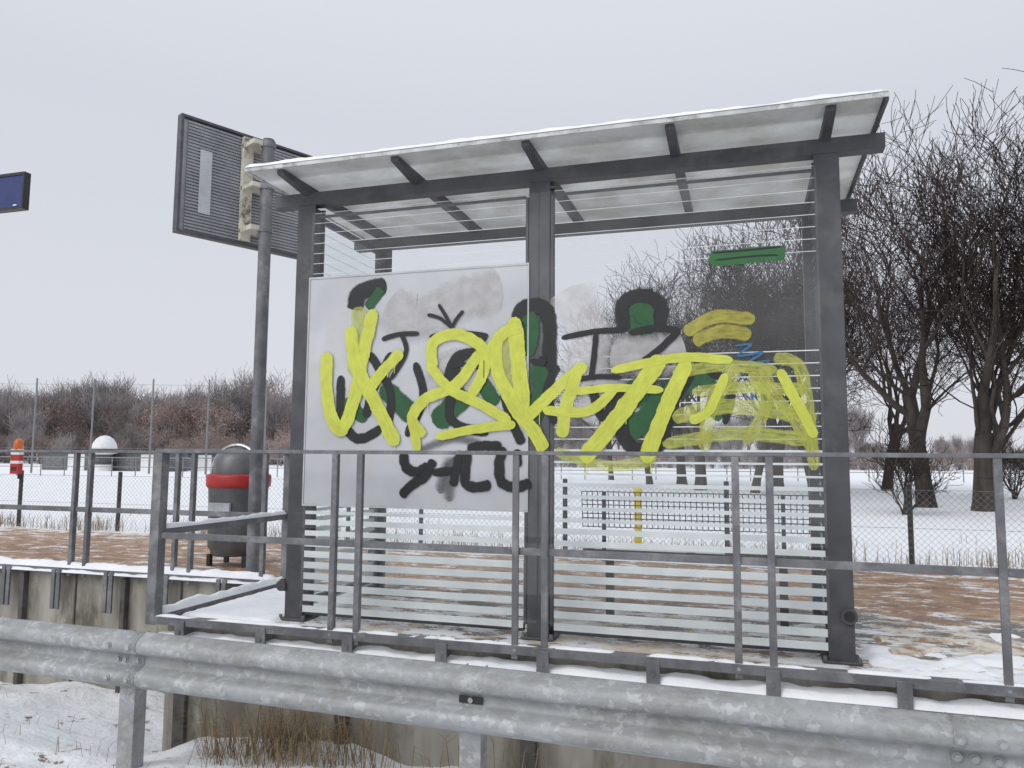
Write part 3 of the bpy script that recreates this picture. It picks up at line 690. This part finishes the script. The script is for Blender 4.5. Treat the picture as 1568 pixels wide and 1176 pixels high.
# ------------------------------------------------------------------ trees
def tree_mesh(name, seed, H=10.5, trunk_r=.2, trunk=.28, lens=(.40, .30, .20, .13, .085), kids=(4, 5, 5, 5, 4), fork=.5, ang0=(.3, .6), ang=(.4, .95), bark='bark', twig='twig', leaf=None, leafn=0, ls=(.05, .12), rmin=.006, up=.12):
    rnd = random.Random(seed); b = MB(); leaves = []; levels = len(kids)
    def branch(p, d, L_, r, lv):
        nseg = (4, 7, 6, 5, 4, 3)[lv]; pts = [p.copy()]; q = p.copy(); dd = d.copy()
        wob = (.08, .22, .30, .36, .4, .4)[lv]
        for i in range(nseg):
            dd = (dd + Vector((rnd.uniform(-wob, wob), rnd.uniform(-wob, wob), rnd.uniform(-wob*.6, wob*.6)+(up if lv > 0 else 0)))).normalized()
            q = q + dd*(L_/nseg); pts.append(q.copy())
        n = (12, 8, 5, 4, 3, 3)[lv]; r_end = max(rmin*.8, r*(.72 if lv == 0 else .3))
        for i in range(nseg):
            ra_, rb_ = r+(r_end-r)*i/nseg, r+(r_end-r)*(i+1)/nseg
            if lv == 0 and i == 0: ra_ *= 1.3
            b.tube(pts[i], pts[i+1], ra_, rb_, bark if lv < 3 else twig, n, False, lv < 3)
        if lv >= levels:
            if leaf:
                for _ in range(leafn): leaves.append(pts[-1]+Vector((rnd.gauss(0, .35), rnd.gauss(0, .35), rnd.gauss(0, .3))))
            return
        nk = kids[lv]; az0 = rnd.uniform(0, 6.28)
        for c in range(nk):
            if lv == 0: t = fork+(1-fork)*(c+.5)/nk
            else: t = .18+.82*(c+rnd.uniform(.2, 1))/nk
            t = min(t, .999); i = min(nseg-1, int(t*nseg)); f = t*nseg-i; pp = pts[i].lerp(pts[i+1], f)
            ax = (pts[i+1]-pts[i]).normalized(); az = az0+c*2.4+rnd.uniform(-.5, .5)
            o = ax.orthogonal().normalized(); o = Matrix.Rotation(az, 3, ax) @ o
            an = rnd.uniform(*(ang0 if lv == 0 else ang))
            nd = (ax*math.cos(an)+o*math.sin(an)).normalized()
            rc = r+(r_end-r)*t
            rr = max(rmin, rc*(rnd.uniform(.55, .8) if lv == 0 else rnd.uniform(.38, .66)))
            branch(pp, nd, lens[lv]*H*rnd.uniform(.7, 1.1)*(1.15-.35*t if lv else 1), rr, lv+1)
    branch(Vector((0, 0, -.3)), Vector((rnd.uniform(-.12, .12), rnd.uniform(-.12, .12), 1)).normalized(), H*trunk, trunk_r, 0)
    for q in leaves:
        s_ = rnd.uniform(*ls); a = Vector((rnd.uniform(-1, 1), rnd.uniform(-1, 1), rnd.uniform(-1, 1))).normalized(); o = a.orthogonal().normalized()
        b.quad([q+a*s_, q+o*s_*.7, q-a*s_, q-o*s_*.6], leaf)
    o = b.build(name)
    zm = max(v.co.z for v in o.data.vertices)
    for v in o.data.vertices: v.co *= H/zm
    return o
def place(o, x, y, z, rz=0, s=1):
    o.location = (x, y, z); o.rotation_euler = (0, 0, rz); o.scale = (s, s, s)
T1 = tree_mesh("bare_tree", 3, H=11.2, trunk_r=.22, kids=(4, 5, 5, 4, 4), ang0=(.35, .7), rmin=.008); T2 = tree_mesh("bare_tree", 12, H=11.2, trunk_r=.26, trunk=.2, kids=(5, 5, 4, 5, 4), ang0=(.3, .75), rmin=.008)
T3 = tree_mesh("bare_tree", 31, H=10.8, trunk_r=.18, trunk=.3, kids=(5, 5, 5, 5, 4), rmin=.010, ang0=(.3, .8))
place(T1, 4.75, 24.0, -1.3, .4, 1.0); place(T2, 5.75, 22.6, -1.3, 1.1, 1.0); place(T3, 2.2, 28.5, -1.3, 0, 1.0)
def inst(src, name, x, y, z, rz, s, parent=None):
    o = bpy.data.objects.new(name, src.data); scene.collection.objects.link(o); place(o, x, y, z, rz, s)
    if parent: o.parent = parent
    return o
for i, (t, x, y, s) in enumerate([(T2, 8.0, 22.0, 1.02), (T3, .2, 31, 1.0), (T1, -1.9, 33.0, 1.0), (T3, -4.3, 36, .95), (T1, 5.6, 36, .9), (T3, -7.8, 46, .9), (T2, 1.2, 36, 1.1), (T3, 8.5, 33, 1.1), (T2, -3.2, 40, 1.0)]):
    inst(t, "bare_tree", x, y, -1.3, i*2.1+.5, s)
SH = tree_mesh("bare_shrub", 5, H=2.6, trunk_r=.05, trunk=.25, fork=.1, kids=(6, 5, 5, 4), ang0=(.3, .9)); place(SH, 3.5, 20.5, -1.35, 0, 1)
inst(SH, "bare_shrub", 8.6, 30, -1.35, 1, 1.0)

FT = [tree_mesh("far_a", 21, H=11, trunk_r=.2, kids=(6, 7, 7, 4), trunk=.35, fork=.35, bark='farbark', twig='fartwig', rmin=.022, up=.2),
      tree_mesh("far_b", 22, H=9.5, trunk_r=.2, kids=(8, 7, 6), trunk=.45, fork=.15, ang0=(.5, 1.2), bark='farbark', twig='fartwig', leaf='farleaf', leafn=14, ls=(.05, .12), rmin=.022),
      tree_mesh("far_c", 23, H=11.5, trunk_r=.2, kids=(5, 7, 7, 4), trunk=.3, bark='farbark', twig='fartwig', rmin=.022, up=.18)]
tl = empty("distant_tree_line")
rnd = random.Random(4)
for i in range(200):
    f = i/199; k = -.80+.55*f/.58 if f < .58 else -.25+1.1*(f-.58)/.42
    lf = k < -.2
    hill = 1.0+.07*math.sin(k*31)+.05*math.sin(k*73+1)
    k += rnd.uniform(-.01, .01)
    d = rnd.uniform(105, 150) if lf else rnd.uniform(110, 150)
    X = d*(k*cy-sy); Y = d*(k*sy+cy)
    s = rnd.uniform(.95, 1.2)*d/122*hill if lf else rnd.uniform(.6, .95)
    if k > .45: s *= .6
    t = FT[rnd.choice((0, 1, 0, 2, 2)) if lf else rnd.choice((0, 2, 1))]
    if -.62 < k < -.42 and rnd.random() < .5: t = FT[1]
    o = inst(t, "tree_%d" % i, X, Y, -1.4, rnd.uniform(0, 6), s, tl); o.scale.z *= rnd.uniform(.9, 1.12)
for i in range(120):
    k = -.80+1.64*i/119; d = rnd.uniform(92, 112); X = d*(k*cy-sy); Y = d*(k*sy+cy)
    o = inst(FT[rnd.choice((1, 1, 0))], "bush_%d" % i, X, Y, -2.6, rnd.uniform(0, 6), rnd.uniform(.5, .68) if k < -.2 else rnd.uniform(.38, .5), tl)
for t in FT: bpy.data.objects.remove(t)

# ------------------------------------------------------------------ sports field things
bf = empty("ball_stop_fence"); b = MB()
for k in (-.545, -.468, -.395, -.62, -.70, -.32):
    d = 52; X = d*(k*cy-sy); Y = d*(k*sy+cy); b.tube((X, Y, -1.4), (X, Y, 5.1), .065, .055, 'wire', 8)
pA = Vector((52*(-.70*cy-sy), 52*(-.70*sy+cy), 0)); pB = Vector((52*(-.32*cy-sy), 52*(-.32*sy+cy), 0))
for z in (4.7, .4, -.4): b.tube(pA+Vector((0, 0, z)), pB+Vector((0, 0, z)), .012, .012, 'wire', 4)
b.build("poles_and_wires", bf)
def kd(u, d):
    k = (u-784)/1178; return d*(k*cy-sy), d*(k*sy+cy)
b = MB(); X, Y = kd(163, 60); b.lathe((X, Y, -1.3), [(.65, 0), (.65, 1.3), (.95, 1.35), (.95, 1.6), (.85, 2.1), (.6, 2.5), (.3, 2.7), (0, 2.75)], 'white', 20)
b.lathe((X, Y, -1.3), [(.67, .5), (.67, 1.25)], 'anth', 20); b.lathe((X, Y, -1.3), [(.97, 1.5), (.975, 1.7)], 'anth', 20); b.build("domed_kiosk")
for (u, d, w) in ((105, 62, 2.4), (215, 60, 3.0), (300, 64, 2.2)):
    X, Y = kd(u, d); b = MB(); b.box(X-w, X+w, Y, Y+2, -1.4, .15, 'bingrey'); b.box(X-w-.2, X+w+.2, Y-.3, Y+2.2, .15, .28, 'snow'); b.box(X-w*.9, X-w*.1, Y-.02, Y-.003, -1.2, -.2, 'rail'); b.box(X+w*.1, X+w*.8, Y-.02, Y-.003, -1.3, 0, 'white')
    b.build("team_dugout")
b = MB()
for i in range(48):
    X, Y = kd(-40+i*36, 46); b.tube((X, Y, -1.4), (X, Y, -.2), .03, .03, 'wire', 6)
pts = [Vector((*kd(-40+i*110, 46), -.2)) for i in range(16)]; b.path(pts, .035, 'wire', 6)
pts = [Vector((*kd(-40+i*110, 46), -.75)) for i in range(16)]; b.path(pts, .02, 'wire', 6); b.build("pitch_barrier")

# ------------------------------------------------------------------ grass tufts
b = MB(); rnd = random.Random(2)
def tuft(x, y, z, n, h, spread=.12, w=.0035, droop=.5):
    for _ in range(n):
        a = rnd.uniform(0, 6.28); l = h*rnd.uniform(.4, 1.1); q = Vector((x+rnd.gauss(0, spread), y+rnd.gauss(0, spread*.6), z)); dr = Vector((math.cos(a), math.sin(a), 0))
        p1 = q+Vector((0, 0, l*.6))+dr*l*.2*droop; p2 = q+Vector((0, 0, l*(.95-.3*droop)))+dr*l*.7*droop; s_ = Vector((-dr.y, dr.x, 0))*w
        b.quad([q-s_, q+s_, p1+s_*.7, p1-s_*.7], 'dry'); b.quad([p1-s_*.7, p1+s_*.7, p2+s_*.15, p2-s_*.15], 'dry')
for _ in range(260): tuft(rnd.uniform(-14, 7), rnd.gauss(9.6, .22), -1.17, 9, .3, .15)
for _ in range(60): tuft(rnd.uniform(-14, 9), rnd.uniform(9.8, 13), -1.2, 6, .2, .2)
for _ in range(34):
    x = rnd.uniform(-3.2, -2.1); tuft(x, rnd.uniform(3.95, 4.25), gz(x, 4.1)-.02, 13, .5, .1, .0028, 1.1)
for _ in range(20):
    x = rnd.uniform(-2.2, 1.6); tuft(x, rnd.uniform(3.95, 4.25), gz(x, 4.1)-.02, 7, .32, .1, .003, .9)
for _ in range(40):
    x = rnd.uniform(-6.5, -2.4); y = rnd.uniform(3.3, 5.0); tuft(x, y, gz(x, y)-.02, 4, .22, .09, .002, 1.0)
b.build("dry_grass")

# ------------------------------------------------------------------ light, sky, camera
w = bpy.data.worlds.new("World"); scene.world = w; w.use_nodes = True
N, L = w.node_tree.nodes, w.node_tree.links
bg = N["Background"]
sk = N.new("ShaderNodeTexSky"); sk.sky_type = 'NISHITA'; sk.sun_disc = False; sk.sun_elevation = R(38); sk.sun_rotation = R(200); sk.dust_density = 4; sk.air_density = 1
sc = N.new("ShaderNodeVectorMath"); sc.operation = 'SCALE'; sc.inputs[3].default_value = .08; L.new(sk.outputs[0], sc.inputs[0])
tc = N.new("ShaderNodeTexCoord"); sx = N.new("ShaderNodeSeparateXYZ"); L.new(tc.outputs["Generated"], sx.inputs[0])
rp = N.new("ShaderNodeValToRGB"); rp.color_ramp.elements[0].position = 0; rp.color_ramp.elements[0].color = (.76, .77, .83, 1)
rp.color_ramp.elements[1].position = .8; rp.color_ramp.elements[1].color = (.90, .94, 1.0, 1); e = rp.color_ramp.elements.new(.4); e.color = (.70, .73, .80, 1)
L.new(sx.outputs[2], rp.inputs[0])
mx = N.new("ShaderNodeMix"); mx.data_type = 'RGBA'; mx.inputs[0].default_value = .92
L.new(sc.outputs[0], mx.inputs[6]); L.new(rp.outputs[0], mx.inputs[7]); L.new(mx.outputs[2], bg.inputs[0]); bg.inputs[1].default_value = 1.0
sl = bpy.data.lights.new("sun", 'SUN'); sl.energy = 1.2; sl.angle = R(35); sl.color = (1, .98, .95)
so = bpy.data.objects.new("sun", sl); scene.collection.objects.link(so); so.rotation_euler = (R(52), 0, R(-25))
cam = bpy.data.cameras.new("camera"); cam.lens = 36*1178/1568; cam.sensor_width = 36; cam.clip_end = 6000; cam.clip_start = .05
co = bpy.data.objects.new("camera", cam); scene.collection.objects.link(co)
co.matrix_world = Matrix.Rotation(R(YAW), 4, 'Z') @ Matrix.Rotation(R(90+PITCH), 4, 'X') @ Matrix.Rotation(R(ROLL), 4, 'Z')
scene.camera = co
scene.view_settings.view_transform = 'Standard'; scene.view_settings.look = 'None'; scene.view_settings.exposure = 0
